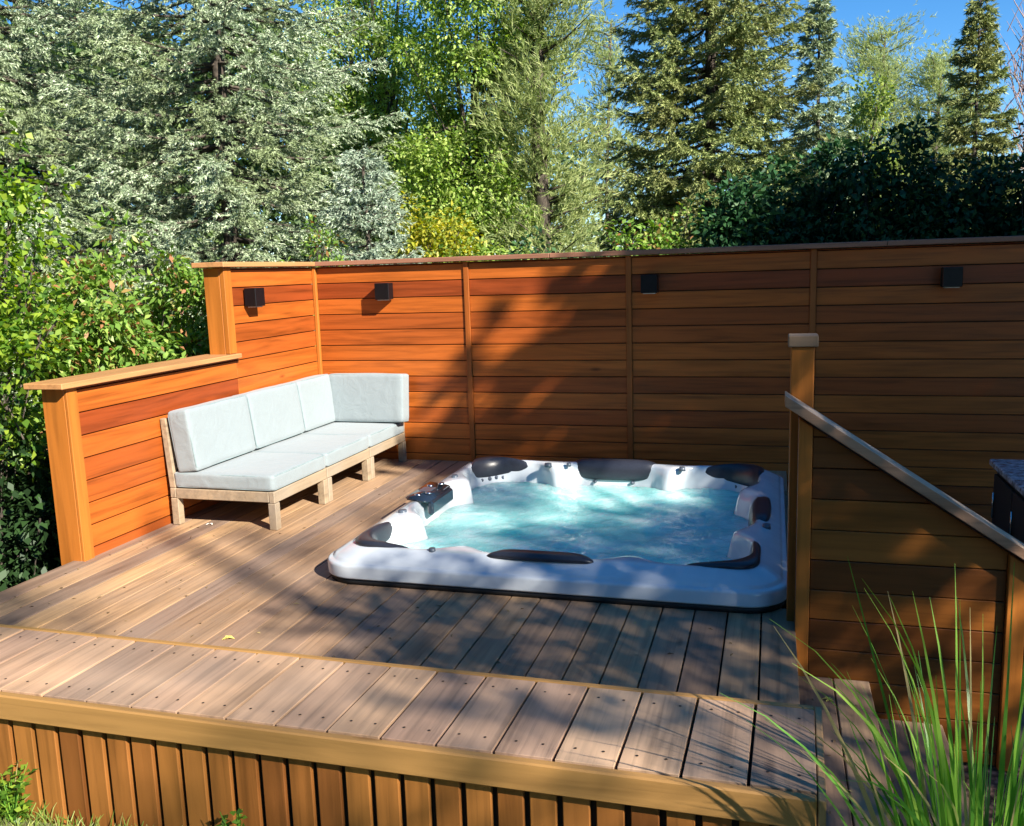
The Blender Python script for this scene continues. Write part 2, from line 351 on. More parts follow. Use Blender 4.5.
for (xx, yy) in SCW: bt.add([(xx + math.cos(a_ * PI / 4) * .0038, yy + math.sin(a_ * PI / 4) * .0038, BZ + .0014) for a_ in range(8)], [tuple(range(8))], mi=1)
top = bev(bt.build('seat_boards', [M['bench'], M['screw']], bn), .001, 1)
f = MB(); f.box(1.155, 3.7205, -4.846, -4.821, BZ - .074, BZ - .002, .004); f.build('front_fascia', M['fascia'], bn)
f = MB(); f.box(1.155, 3.7305, -4.449, -4.430, BZ - .074, BZ + .001, .003); f.build('back_trim', M['fascia'], bn)
f = MB(); f.hexa([(3.7225, -4.846), (3.7385, -4.846), (3.7485, -4.430), (3.7325, -4.430)], BZ - .076, BZ - .001); bev(f.build('end_trim', M['fascia_end'], bn))
sk = MB(); x = 3.704
for k in range(33):
    sk.box(x - .0625, x, -4.820, -4.802, -.02, BZ - .076, .002); x -= .0783
sk.build('slat_skirt', M['slat'], bn)
sk = MB(); x = -4.77
for k in range(5): sk.box(3.7055, 3.7205, x, x + .0655, -.18, BZ - .078, .002); x += .0783
sk.build('slat_skirt', M['slat'], bn)
f = MB(); f.box(1.17, 3.70, -4.798, -4.47, -.10, BZ - .03); f.build('inner_frame', M['under'], bn)

# ------------------------------------------------------------------ fences
PZ = .1265; Z0 = 1.571
def boards(mb, ax, a0, a1, c0, c1, zmin, zmax, topf=None):
    """horizontal boards between a0..a1 on axis ax, thickness c0..c1"""
    z = Z0
    while z > zmax + 1e-6: z -= PZ
    zs = [zmax] if zmax - z > .004 else []
    while z > zmin + .01: zs.append(z); z -= PZ
    zs.append(zmin)
    for i in range(len(zs) - 1):
        t, b_ = zs[i] - .0032, zs[i + 1] + .0032
        if t - b_ < .004: continue
        c = c0 + random.uniform(-.0012, .0012) if ax == 0 else c0
        if ax == 0: mb.box(a0, a1, c, c1, b_, t, .0022)
        else: mb.box(c0, c1 + random.uniform(-.0012, .0012), a0, a1, b_, t, .0022)
bf = thing('privacy_fence', 'tall stained cedar fence of horizontal boards running behind the sofa and hot tub', 'fence', (2.6, .05, 0))
BX = [1.32, 2.588, 3.884, 5.42]; HB = .022
edges = [(.003, BX[0] - HB), (BX[0] + HB, BX[1] - HB), (BX[1] + HB, BX[2] - HB), (BX[2] + HB, BX[3] - HB), (BX[3] + HB, 6.42)]
for i, (a, b_) in enumerate(edges):
    mb = MB(); boards(mb, 0, a, b_, .0, .02, -.02 if i < 2 else -.5, Z0 + .012)
    mb.build('board_panel', M['fence'], bf)
for x in BX:
    mb = MB(); mb.box(x - HB + .001, x + HB - .001, -.014, .02, -.02 if x < 3.7 else -.5, Z0 + .012, .003); mb.build('batten', M['batten'], bf)
mb = MB(); mb.box(.003, 6.42, .024, .11, -.5, Z0 + .010); mb.build('fence_core', M['under'], bf)
mb = MB()
for (a, b_) in ((-.19, 2.0), (2.003, 4.35), (4.353, 6.45)): mb.box(a, b_, -.055, .13, 1.586, 1.622, .004)
mb.build('cap_rail', M['cap'], bf)

sf = thing('side_fence', 'stepped stained cedar wall behind the sofa, low in front and tall at the corner', 'fence', (-.07, -1.4, 0))
mb = MB(); boards(mb, 1, -1.185, -.004, -.02, 0, -.02, Z0 + .012); mb.build('board_panel', M['fence_side'], sf)
mb = MB(); boards(mb, 1, -2.715, -1.189, -.02, 0, -.02, .955); mb.build('board_panel', M['fence_side'], sf)
mb = MB(); mb.box(.0015, .030, -.034, -.0035, -.02, Z0 + .01, .003); mb.build('corner_batten', M['post'], sf)
mb = MB(); mb.box(-.15, -.003, -2.795, -2.74, -.35, .955, .004); mb.build('end_board', M['post'], sf)
mb = MB(); mb.box(-.002, .016, -2.795, -2.718, -.01, .955, .003); mb.build('corner_trim', M['post'], sf)
mb = MB(); mb.box(-.15, -.022, -1.275, -1.19, .96, Z0 + .012, .004); mb.build('end_board', M['post'], sf)
mb = MB(); mb.box(-.021, .014, -1.275, -1.189, .992, Z0 + .012, .003); mb.build('corner_trim', M['post'], sf)
mb = MB(); mb.box(-.13, -.024, -2.735, -.01, -.5, .95); mb.build('fence_core', M['under'], sf)
mb = MB(); mb.box(-.13, -.024, -1.185, -.01, .951, Z0 + .01); mb.build('fence_core', M['under'], sf)
mb = MB(); mb.box(-.15, -.132, -2.735, -.01, -.9, .95); mb.box(-.15, -.132, -1.185, -.01, .951, Z0 + .01); mb.build('back_boards', M['fence_side'], sf)
mb = MB(); mb.box(-.20, .052, -2.86, -1.19, .958, .990, .004); mb.build('cap_rail', M['cap_side'], sf)
mb = MB(); mb.box(-.20, .052, -1.33, -.058, 1.5865, 1.6215, .004); mb.build('cap_rail', M['cap_side'], sf)

# stair fence with sloping rail
sw = thing('stair_fence', 'short cedar board wall with pale sloping handrail beside the steps', 'fence', (4.1, -2.93, -.5))
YF = -2.974; sl = -.6615
def railz(x): return .972 + (x - 3.69) * sl      # top of the rail
bm_ = MB(); zs = [Z0 - PZ * k for k in range(30)]; zs = [z for z in zs if -.5 < z < .99] + [-.505]
tops = lambda x: railz(x) - .062
xa, xb = 3.777, 4.492
prev = 1.3
for i in range(len(zs) - 1 + 1):
    t = (zs[i - 1] if i else 1.3) - .0022; b_ = zs[i] + .0022
    # clip quad (xa..xb, b_..t) by z < tops(x)
    poly = []
    if tops(xa) <= b_: continue
    xt = lambda z: 3.69 + (z + .062 - .972) / sl
    if tops(xb) >= t: poly = [(xa, b_), (xb, b_), (xb, t), (xa, t)]
    else:
        poly = [(xa, b_)]
        if tops(xb) > b_: poly += [(xb, b_), (xb, tops(xb))]
        else: poly += [(xt(b_), b_)]
        if tops(xa) > t: poly += [(xt(t), t), (xa, t)]
        else: poly += [(xa, tops(xa))]
    bm_.prism(poly, 1, YF + random.uniform(-.001, .001), YF + .02)
bev(bm_.build('board_panel', M['stair_fence'], sw), .002, 1)
mb = MB(); mb.prism([(3.722, -.20), (3.775, -.20), (3.775, tops(3.775)), (3.722, tops(3.722))], 1, YF - .02, YF + .02); bev(mb.build('trim_post', M['post'], sw))
mb = MB(); mb.prism([(4.494, -.51), (4.56, -.51), (4.56, tops(4.56)), (4.494, tops(4.494))], 1, YF - .022, YF + .12); bev(mb.build('trim_post', M['post'], sw))
mb = MB(); mb.prism([(3.722, -.5), (4.492, -.5), (4.492, tops(4.492) - .005), (3.722, tops(3.722) - .005)], 1, YF + .024, YF + .07); mb.build('fence_core', M['under'], sw)
mb = MB(); mb.prism([(3.722, -.5), (4.492, -.5), (4.492, tops(4.492) - .003), (3.722, tops(3.722) - .003)], 1, YF + .073, YF + .09); mb.build('back_boards', M['stair_fence'], sw)
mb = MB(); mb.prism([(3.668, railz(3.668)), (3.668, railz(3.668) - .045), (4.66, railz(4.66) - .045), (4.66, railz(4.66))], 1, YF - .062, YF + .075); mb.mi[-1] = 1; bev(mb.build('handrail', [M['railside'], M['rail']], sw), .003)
mb = MB(); mb.box(3.690, 3.780, YF + .093, YF + .18, -.5, 1.160, .004); mb.build('newel_post', M['post'], sw)
mb = MB(); mb.box(3.678, 3.794, YF + .080, YF + .196, 1.161, 1.208, .004); mb.build('post_cap', M['post_cap'], sw)

# wall lights
def wall_light(loc, rz, label):
    t = thing('wall_light', label, 'wall light', loc, 'square dark wall lights on the cedar fence', rz)
    a = MB(); a.box(-.045, .045, -.012, .0, -.05, .05, .003); a.build('mounting_plate', M['lamp'], t, False)
    h = MB(); w_, dd, hh = .06, .105, .065
    h.box(-w_, w_, -dd, -.0125, -hh, hh, .003)
    h.build('housing', M['lamp'], t, False)
    l_ = MB(); l_.box(-.045, .045, -.09, -.03, -.072, -.0655); l_.build('lens', M['lens'], t, False)
wall_light((.001, -.99, 1.373), PI / 2, 'small dark square wall light on the tall part of the side fence')
wall_light((.645, -.002, 1.372), 0, 'small dark square wall light on the back fence above the sofa end, casting a shadow')
wall_light((2.75, -.002, 1.375), 0, 'small dark square wall light on the back fence above the middle of the hot tub')
wall_light((4.755, -.002, 1.368), 0, 'small dark square wall light on the shaded back fence, furthest right')

# ------------------------------------------------------------------ sofa
def cushion_mesh(lx, ly, lz, r=.018, puff=.004, n=14, wob=0.0045, seed=0):
    """rounded, slightly puffed box centred at the origin"""
    hx, hy, hz = lx / 2, ly / 2, lz / 2; bm = bmesh.new(); bmesh.ops.create_cube(bm, size=2)
    bmesh.ops.subdivide_edges(bm, edges=bm.edges[:], cuts=n, use_grid_fill=True)
    for v in bm.verts:
        c = v.co; u = [math.copysign(1 - (1 - abs(t)) ** 1.35, t) if abs(t) < 1 else t for t in c]   # denser towards edges
        p = Vector((u[0] * hx, u[1] * hy, u[2] * hz))
        q_ = Vector([max(-h + r, min(h - r, a)) for a, h in zip(p, (hx, hy, hz))])
        dv = p - q_; p = q_ + (dv.normalized() * r if dv.length > 1e-6 else dv)
        k = [(1 - min(1, abs(t)) ** 2) for t in u]
        for a in range(3):
            if abs(c[a]) > .999:
                o1, o2 = [i for i in range(3) if i != a]
                p[a] += math.copysign(puff, c[a]) * (k[o1] * k[o2]) ** .6 * (1 if min((hx, hy, hz)) == (hx, hy, hz)[a] else .35)
        p += noise.noise_vector(p * 5 + Vector((seed, seed * 2, 0))) * wob
        v.co = p
    return bm
def add_cushion(name, dims, loc, rot, parent, seed):
    bm = cushion_mesh(*dims, seed=seed); me = bpy.data.meshes.new(name); 
    for f_ in bm.faces: f_.smooth = True
    bm.to_mesh(me); bm.free(); o = link(name, me, M['fabric'], parent, False); o.location = loc; o.rotation_euler = rot
    lx, ly, lz = dims; thin = dims.index(min(dims)); pp = MB()
    for s in (-1, 1):
        pts = []; ax = [i for i in range(3) if i != thin]; r = .03
        h = [dims[ax[0]] / 2 - .006, dims[ax[1]] / 2 - .006]
        for (sx, sy, a0) in ((1, 1, 0), (-1, 1, PI / 2), (-1, -1, PI), (1, -1, 3 * PI / 2)):
            for j in range(5):
                a = a0 + j * PI / 8; p = [0, 0, 0]; p[ax[0]] = sx * (h[0] - r) + r * math.cos(a); p[ax[1]] = sy * (h[1] - r) + r * math.sin(a); p[thin] = s * (dims[thin] / 2 - .008); pts.append(p)
        pts.append(pts[0]); pp.tube(pts, .0045, 6, False)
    pp.build('piping', M['piping'], o, False)
    return o
def sofa_module(y0, label, corner=False, seed=0):
    """faces +X, local origin at the module's floor corner by the side fence, width .66 along +Y"""
    W_, D_ = .668, .735
    t = thing('sofa_module', label, 'sofa module', (.035, y0, 0), 'three joined teak sofa modules with pale cushions')
    L_ = .052
    for (x, y) in ((D_ - L_, .004), (D_ - L_, W_ - L_ - .004), (.0, .004), (.0, W_ - L_ - .004)):
        b_ = MB(); b_.box(x, x + L_, y, y + L_, 0, .165 if x > .1 else .172, .004); b_.build('leg', M['teak'], t, False)
    b_ = MB()
    b_.box(D_ - .042, D_ - .004, .004, W_ - .004, .166, .236, .004); b_.box(.0, .04, .004, W_ - .004, .174, .236, .004)
    b_.box(.041, D_ - .043, .004, .038, .170, .235, .004); b_.box(.041, D_ - .043, W_ - .038, W_ - .004, .170, .235, .004)
    for k in range(6): b_.box(.08 + k * .1, .145 + k * .1, .039, W_ - .039, .205, .225)
    b_.build('seat_frame', M['teak'], t, False)
    b_ = MB()
    for y in (.004, W_ - .046): b_.prism([(.002, .238), (.042, .238), (.012, .672), (-.026, .672)], 1, y, y + .042)
    b_.prism([(-.022, .62), (.008, .62), (.004, .668), (-.024, .668)], 1, .047, W_ - .047)
    for k in range(3): b_.prism([(-.010 + .007 * (2 - k), .30 + k * .11), (.012 + .007 * (2 - k), .30 + k * .11), (.008 + .007 * (2 - k), .36 + k * .11), (-.013 + .007 * (2 - k), .36 + k * .11)], 1, .047, W_ - .047)
    bev(b_.build('back_frame', M['teak'], t, False))
    if corner:
        b_ = MB(); yy = W_ - .03
        for x in (.055, D_ - .044): b_.box(x, x + .04, yy - .012, yy + .024, .238, .60, .003)
        for k in range(3): b_.box(.096, D_ - .045, yy, yy + .018, .30 + k * .1, .355 + k * .1, .002)
        b_.build('side_back_frame', M['teak'], t, False)
    add_cushion('seat_cushion', (D_ - .035, W_ - .004, .098), (D_ / 2 + .014, W_ / 2, .287), (0, 0, 0), t, seed)
    bw = W_ - .006 - (.15 if corner else 0)
    add_cushion('back_cushion', (.145, bw, .385), (.118, bw / 2 + .003, .532), (0, math.radians(-7), 0), t, seed + 3)
    if corner:
        add_cushion('side_cushion', (D_ - .085, .14, .385), (D_ / 2 + .105, W_ - .105, .532), (math.radians(-6), 0, 0), t, seed + 5)
    return t
sofa_module(-2.068, 'sofa module nearest the camera with silvered teak side frame fully visible', False, 1)
sofa_module(-1.398, 'middle sofa module between the front one and the corner one', False, 11)
sofa_module(-.728, 'corner sofa module against the back fence with an extra side cushion', True, 21)

# ------------------------------------------------------------------ hot tub
tub = thing('hot_tub', 'square white acrylic hot tub sunk in the deck, full of bubbling turquoise water', 'hot tub', ((TX0 + TX1) / 2, (TY0 + TY1) / 2, 0))
NP = 320
def rring(inset, z, rad=.185, hump=0., zf=None):
    x0, x1, y0, y1 = TX0 + inset, TX1 - inset, TY0 + inset, TY1 - inset; r = max(.05, rad - inset * .35)
    if inset > .12: r = .15 + min(.10, (inset - .12) * 1.2)
    r = min(r, (x1 - x0) / 2 - .002, (y1 - y0) / 2 - .002)
    w, h = x1 - x0 - 2 * r, y1 - y0 - 2 * r; arc = PI * r / 2
    # start at front left corner end, go counter clockwise; sample by fraction of each of 8 pieces so rings line up
    pts = []
    piece = [('l', (x0 + r, y0), (x1 - r, y0), (0, 1)), ('a', (x1 - r, y0 + r), -PI / 2), ('l', (x1, y0 + r), (x1, y1 - r), (-1, 0)), ('a', (x1 - r, y1 - r), 0),
             ('l', (x1 - r, y1), (x0 + r, y1), (0, -1)), ('a', (x0 + r, y1 - r), PI / 2), ('l', (x0, y1 - r), (x0, y0 + r), (1, 0)), ('a', (x0 + r, y0 + r), PI)]
    nl, na = 54, 26
    for pc in piece:
        n = nl if pc[0] == 'l' else na
        for i in range(n):
            t = i / n
            if pc[0] == 'l':
                p = (pc[1][0] + (pc[2][0] - pc[1][0]) * t, pc[1][1] + (pc[2][1] - pc[1][1]) * t); nrm = pc[3]
                hv = math.exp(-((t - .235) / .062) ** 2) + math.exp(-((t - .765) / .062) ** 2)
            else:
                a = pc[2] + t * PI / 2; p = (pc[1][0] + r * math.cos(a), pc[1][1] + r * math.sin(a)); nrm = (-math.cos(a), -math.sin(a)); hv = 0
                hv = 0
            k = hump * hv
            zz = z if zf is None else zf(hv)
            pts.append((p[0] + nrm[0] * k, p[1] + nrm[1] * k, zz))
    return pts
sh = MB()
RT = .162
prof = [rring(.035, .030), rring(.006, .030), rring(0, .036), rring(0, .040), rring(0, .088), rring(.003, .098), rring(.010, .103), rring(.020, .1035), rring(.025, .107), rring(.030, .116), rring(.038, .122), rring(.06, .134), rring(.088, .150),
        rring(.115, 0, hump=.02, zf=lambda h: RT - .004), rring(.135, 0, hump=.06, zf=lambda h: RT), rring(.15, 0, hump=.085, zf=lambda h: RT - .004), rring(.160, 0, hump=.10, zf=lambda h: RT - .02),
        rring(.170, .10, hump=.105), rring(.180, .03, hump=.11), rring(.21, -.10, hump=.11), rring(.29, -.30, hump=.10), rring(.36, -.42, hump=.05), rring(.60, -.46), rring(.66, -.50), rring(.72, -.85), rring(.85, -.90), rring(1.02, -.90)]
sh.grid(prof); sh.f.append(tuple(range(len(sh.v) - NP, len(sh.v)))); sh.sm.append(True); sh.mi.append(0)
sh.build('shell', M['shell'], tub)
sk = MB(); sk.grid([rring(.05, .001), rring(.012, .001), rring(.012, .029), rring(.05, .029)]); sk.build('base_skirt', M['black'], tub)
# water
rings = []
wz = .012
for k in range(46):
    ins = .186 + (1.105 - .186) * (k / 45) ** 1.0
    hmp = .11 * max(0, 1 - k / 14); rg = []
    for (x, y, z) in rring(ins, 0, hump=hmp):
        p = Vector((x, y, 0)); a = noise.noise(p * 4.5) * .011 + noise.noise(p * 13 + Vector((3, 1, 2))) * .0075 + noise.noise(p * 30) * .0035
        rg.append((x, y, wz + a))
    rings.append(rg)
wm = MB(); wm.grid(rings); wm.f.append(tuple(range(len(wm.v) - NP, len(wm.v)))); wm.sm.append(True); wm.mi.append(0)
wm.build('water', M['water'], tub)
# headrests follow the inner edge
contour = [Vector(p) for p in rring(.155, .13, hump=.02)]
nrmls = [Vector(q_) - Vector(p) for p, q_ in zip(rring(.155, 0), rring(.185, 0))]; nrmls = [Vector((n.x, n.y, 0)).normalized() for n in nrmls]
def headrest(ic, half, zt=.182, zb=.052):
    """pad draped over the inner edge between contour indices ic-half .. ic+half"""
    sec = [(-.078, RT - .006), (-.075, zt - .008), (-.05, zt + .002), (.0, zt + .001), (.022, zt - .018), (.040, zt - .055), (.044, zb + .02), (.040, zb), (.018, zb - .006), (.010, zb + .01), (.012, RT - .06), (.0, RT - .012), (-.03, RT - .008)]
    rg = []; n = 2 * half * 2
    for j in range(n + 1):
        t = -half + j / 2; i0 = int(math.floor(ic + t)) % NP; fr = (ic + t) - math.floor(ic + t)
        p = contour[i0].lerp(contour[(i0 + 1) % NP], fr); nn = nrmls[i0].lerp(nrmls[(i0 + 1) % NP], fr).normalized()
        u = abs(t) / half; s = max(.06, (1 - u ** 6)) ** .5
        cx_, cz_ = -.005, (zt + zb) / 2
        rg.append([(p.x + nn.x * (cx_ + (a - cx_) * s), p.y + nn.y * (cx_ + (a - cx_) * s), cz_ + (z - cz_) * s) for a, z in sec])
    o = MB(); o.grid(rg); k = len(sec)
    o.f += [tuple(range(k - 1, -1, -1)), tuple(range(len(o.v) - k, len(o.v)))]; o.sm += [True] * 2; o.mi += [0, 0]
    return o.build('headrest', M['vinyl'], tub)
# pieces: front line 0..53, FR arc 54..79, right 80..133, BR arc 134..159, back 160..213, BL arc 214..239, left 240..293, FL arc 294..319
headrest(27, 9); headrest(69, 20); headrest(107, 8); headrest(149, 17); headrest(187, 10); headrest(225, 17); headrest(305, 20)
# control pod on the left side
cp = MB()
cxp = TX0 + .125
bm = bmesh.new(); bmesh.ops.create_cube(bm, size=1)
for v in bm.verts: v.co = (cxp + .02 + v.co.x * .15, -1.66 + v.co.y * .40, RT + .008 + v.co.z * .022 - v.co.x * .02)
bmesh.ops.bevel(bm, geom=bm.edges[:], offset=.009, segments=3, affect='EDGES'); cp.bm(bm, True)
pod = cp.build('control_panel', M['panel'], tub)
for yy, xx in ((-1.79, .0), (-1.74, .05), (-1.56, -.01), (-1.50, .04)):
    q_ = MB(); q_.tube([(cxp + xx, yy, RT + .016), (cxp + xx, yy, RT + .030)], .020, 16); q_.build('dial', M['chrome'], pod)
q_ = MB(); q_.box(cxp - .035, cxp + .045, -1.70, -1.60, RT + .020, RT + .026, .002); q_.build('display', M['jet'], pod)
spout = MB(); spout.box(cxp + .075, cxp + .115, -1.84, -1.48, .075, .160, .012); spout.build('spout', M['panel'], pod)
# diverter caps and jets
for (x, y, r) in ((1.60, -2.08, .024), (2.13, -.76, .024), (2.27, -.73, .014), (3.05, -.755, .020), (3.60, -2.02, .02), (2.03, -2.72, .016), (1.60, -1.20, .022)):
    q_ = MB(); q_.tube([(x, y, RT - .014), (x, y, RT + .010)], [r * 1.15, r], 20); q_.build('diverter_cap', M['jet'], tub)
def jets(i0, lst):
    for (di, z, r) in lst:
        p = contour[(i0 + di) % NP]; n = nrmls[(i0 + di) % NP]; off = .026 + (.13 - z) * .1
        a = p + n * (off - .01); a.z = z; b_ = p + n * (off + .014); b_.z = z + .003
        q_ = MB(); q_.tube([a, b_], [r, r * .8], 14); q_.build('jet', M['jet'], tub)
jets(226, [(-7, .040, .016), (-3, .043, .016), (1, .040, .018), (6, .040, .014)])
jets(187, [(-5, .035, .012), (5, .035, .012)])
jets(147, [(-6, .035, .014), (6, .035, .014)])

# ------------------------------------------------------------------ outdoor counter
ct = thing('kitchen_counter', 'dark outdoor counter with speckled granite top behind the sloping handrail', 'counter', (5.2, -1.9, -.49))
c_ = MB(); c_.box(4.80, 5.55, -2.55, -1.36, -.488, .365, .004); c_.build('cabinet', M['black'], ct)
c_ = MB(); c_.box(4.765, 5.60, -2.62, -1.33, .367, .402, .006); c_.build('countertop', M['granite'], ct)
for yy in (-2.53, -2.14, -1.75): c_ = MB(); c_.box(4.782, 4.797, yy, yy + .37, -.42, .33, .003); dd_ = c_.build('door', M['black'], ct); h_ = MB(); h_.tube([(4.77, yy + .31, .10), (4.77, yy + .31, .24)], .006, 8); h_.build('handle', M['chrome'], dd_)

# ------------------------------------------------------------------ foliage generators
def unit(v): return v / np.maximum(np.linalg.norm(v, axis=-1, keepdims=True), 1e-9)
def leaves(P, D, Nn, ln, wd, rng, fold=.25):
    """one bent diamond per leaf"""
    n = len(P); D = unit(D); Sd = unit(np.cross(D, Nn)); U = np.cross(Sd, D)
    l = (ln * rng.uniform(.6, 1.25, n))[:, None]; w = (wd * rng.uniform(.7, 1.2, n))[:, None]
    a = P; c = P + D * l - U * l * .12; m_ = P + D * l * .45
    return np.stack([a, m_ + Sd * w / 2 + U * w * fold, c, m_ - Sd * w / 2 + U * w * fold], 1).reshape(-1, 3)
def sprays(P, D, rng, k=7, ln=.07, wd=.012, spread=.95, axl=.06):
    """k thin needle-tuft triangles round every twig tip"""
    n = len(P); D = unit(D); out = []
    A = unit(np.cross(D, rng.normal(size=(n, 3)))); B = np.cross(D, A); sc = rng.uniform(.65, 1.3, n)[:, None]
    for j in range(k):
        t = 2 * PI * j / k + rng.uniform(-.4, .4, n); rad = A * np.cos(t)[:, None] + B * np.sin(t)[:, None]
        d = unit(D + rad * spread * rng.uniform(.5, 1.2, n)[:, None]); s = unit(np.cross(d, rng.normal(size=(n, 3)))) * wd / 2 * sc
        b = P + D * (axl * (j / k) - axl / 2) * sc
        out.append(np.stack([b - s, b + s, b + d * ln * sc], 1))
    return np.concatenate(out, 0).reshape(-1, 3) if not len(out) == 0 else np.zeros((0, 3))
def conifer(name, label, group, x, y, z0, H, R, material, rng, zmin=.3, zmax=None, dens=1., ln=.048, wd=.012, droop=.25, power=.85, k=8, tipup=.3, cat='tree', whorl=.23, tuft=.034):
    t = thing(name, label, cat, (x, y, z0), group)
    b_ = MB(); b_.tube([(x, y, z0), (x + .03, y, z0 + H * .4), (x, y, z0 + H * .98)], [H * .006 + .03, H * .0045 + .02, .012], 8); b_.build('trunk', M['bark'], t)
    Ps, Ds = [], []; br = MB(); zmax = zmax or H
    z = zmin; wi = 0
    while z < min(H * .985, zmax):
        L0 = R * (1 - z / H) ** power + .06; nb = max(5, int(round((7.5 + L0 * 1.5))))
        ph = rng.uniform(0, 6.28)
        for i in range(nb):
            a = ph + 2 * PI * i / nb + rng.uniform(-.25, .25); L = L0 * rng.uniform(.72, 1.12); zz = z + rng.uniform(-.1, .1)
            dirh = np.array([math.cos(a), math.sin(a), 0]); side = np.array([-math.sin(a), math.cos(a), 0])
            s_ = np.linspace(0, 1, 7); up = (.18 if z > H * .7 else 0)
            pos = lambda q: np.array([x, y, z0 + zz])[None] + dirh[None] * (L * q)[:, None] + np.array([0, 0, 1.])[None] * ((-droop * q * L + tipup * L * q ** 3 + up * L * q))[:, None]
            pp = pos(s_); br.tube(pp.tolist(), list(np.linspace(.010 + L * .008, .004, 7)), 4, False)
            m_ = int(L / .11 * dens) + 2
            q = rng.uniform(.08, 1., m_) ** .7; P0 = pos(q); sgn = rng.choice([-1, 1], m_)
            tl = np.minimum(.36 * L * (1.15 - q) + .08, .50) * rng.uniform(.6, 1.1, m_)
            td = unit(dirh[None] * .8 + side[None] * sgn[:, None] * rng.uniform(.35, 1.1, m_)[:, None] + np.array([0, 0, 1.])[None] * rng.uniform(-.45, .12, m_)[:, None])
            nn = np.maximum(3, (tl / tuft).astype(int)); idx = np.repeat(np.arange(m_), nn); first = np.concatenate([[0], np.cumsum(nn)[:-1]]); u = (np.arange(len(idx)) - first[idx] + 1.) / nn[idx]
            pt = P0[idx] + td[idx] * (tl[idx] * u)[:, None]; pt[:, 2] -= .16 * tl[idx] * u ** 2; pt += rng.normal(scale=.010, size=pt.shape)
            dd = td[idx].copy(); dd[:, 2] -= .3 * u; Ps.append(pt); Ds.append(dd + rng.normal(scale=.12, size=pt.shape))
            # along the branch itself
            q2 = np.linspace(.15, 1., int(L / .03) + 2); Ps.append(pos(q2) + rng.normal(scale=.010, size=(len(q2), 3))); Ds.append(np.repeat(dirh[None], len(q2), 0) + rng.normal(scale=.12, size=(len(q2), 3)))
        z += whorl * rng.uniform(.8, 1.2) * (1 if z < H * .75 else .75)
    Ps = np.concatenate(Ps); Ds = np.concatenate(Ds); cd = unit(np.array([CAM[0] - x, CAM[1] - y, 0])); kp = ((Ps - np.array([x, y, 0])) @ cd > -.25 * R) | (rng.uniform(size=len(Ps)) < .45); Ps = Ps[kp]; Ds = Ds[kp]
    c = link('crown', npmesh('crown', sprays(Ps, Ds, rng, k, ln, wd), 3), material, t)
    br.build('branches', M['bark'], t)
    return t
def clumps(ctr, rad, n, rng, shell=.55, flat=1.):
    """clump centres filling an uneven ellipsoid"""
    out = []
    while len(out) < n:
        v = rng.normal(size=3); v /= np.linalg.norm(v); r = rng.uniform(shell ** 3, 1) ** (1 / 3)
        wob = 1 + .28 * noise.noise(Vector(v * 2.2) + Vector(ctr) * .37)
        out.append([ctr[0] + v[0] * r * rad[0] * wob, ctr[1] + v[1] * r * rad[1] * wob, ctr[2] + v[2] * r * rad[2] * wob])
    return np.array(out)
def broadleaf(name, label, group, x, y, z0, parts, nclump, nleaf, material, rng, ln=.08, wd=.045, crad=.3, cat='tree', trunk_r=.12, limbs=9, droop=.3, shell=.2, bark=None, trunkz=None):
    """parts = list of (centre offset, radii); trunk + limbs to clumps + leaves in every clump"""
    t = thing(name, label, cat, (x, y, z0), group)
    tot = sum(r[0] * r[1] * r[2] for c, r in parts); C = []
    for c, r in parts: C.append(clumps((x + c[0], y + c[1], z0 + c[2]), r, max(3, int(nclump * r[0] * r[1] * r[2] / tot)), rng, shell))
    C = np.concatenate(C); n = len(C)
    zt = trunkz if trunkz else max(.3, (C[:, 2].min() - z0) + (C[:, 2].max() - C[:, 2].min()) * .55)
    b_ = MB(); b_.tube([(x, y, z0), (x + .04, y, z0 + zt * .5), (x, y + .03, z0 + zt)], [trunk_r, trunk_r * .8, trunk_r * .45], 8); b_.build('trunk', bark or M['bark'], t)
    lb = MB(); pick = rng.permutation(n)[:limbs * 5]
    for j, i in enumerate(pick):
        e = C[i]; s0 = np.array([x, y, z0 + zt * rng.uniform(.3, .95)]); mid = s0 * .5 + e * .5 + np.array([0, 0, .08 * np.linalg.norm(e - s0)])
        r0 = trunk_r * (.4 if j < limbs else .16); lb.tube([s0.tolist(), mid.tolist(), e.tolist()], [r0, r0 * .6, .006], 5, False)
    lb.build('limbs', bark or M['bark'], t)
    sizes = crad * rng.uniform(.6, 1.3, n); idx = np.repeat(np.arange(n), nleaf); m_ = len(idx)
    v = unit(rng.normal(size=(m_, 3))); rr = rng.uniform(.15, 1, m_) ** .5
    P = C[idx] + v * (rr * sizes[idx])[:, None] * np.array([1, 1, .75])
    D = v + rng.normal(scale=.5, size=(m_, 3)); D[:, 2] -= droop; Nn = rng.normal(scale=.55, size=(m_, 3)) + np.array([0, 0, 1.])
    link('crown', npmesh('crown', leaves(P, D, Nn, ln, wd, rng), 4), material, t)
    return t

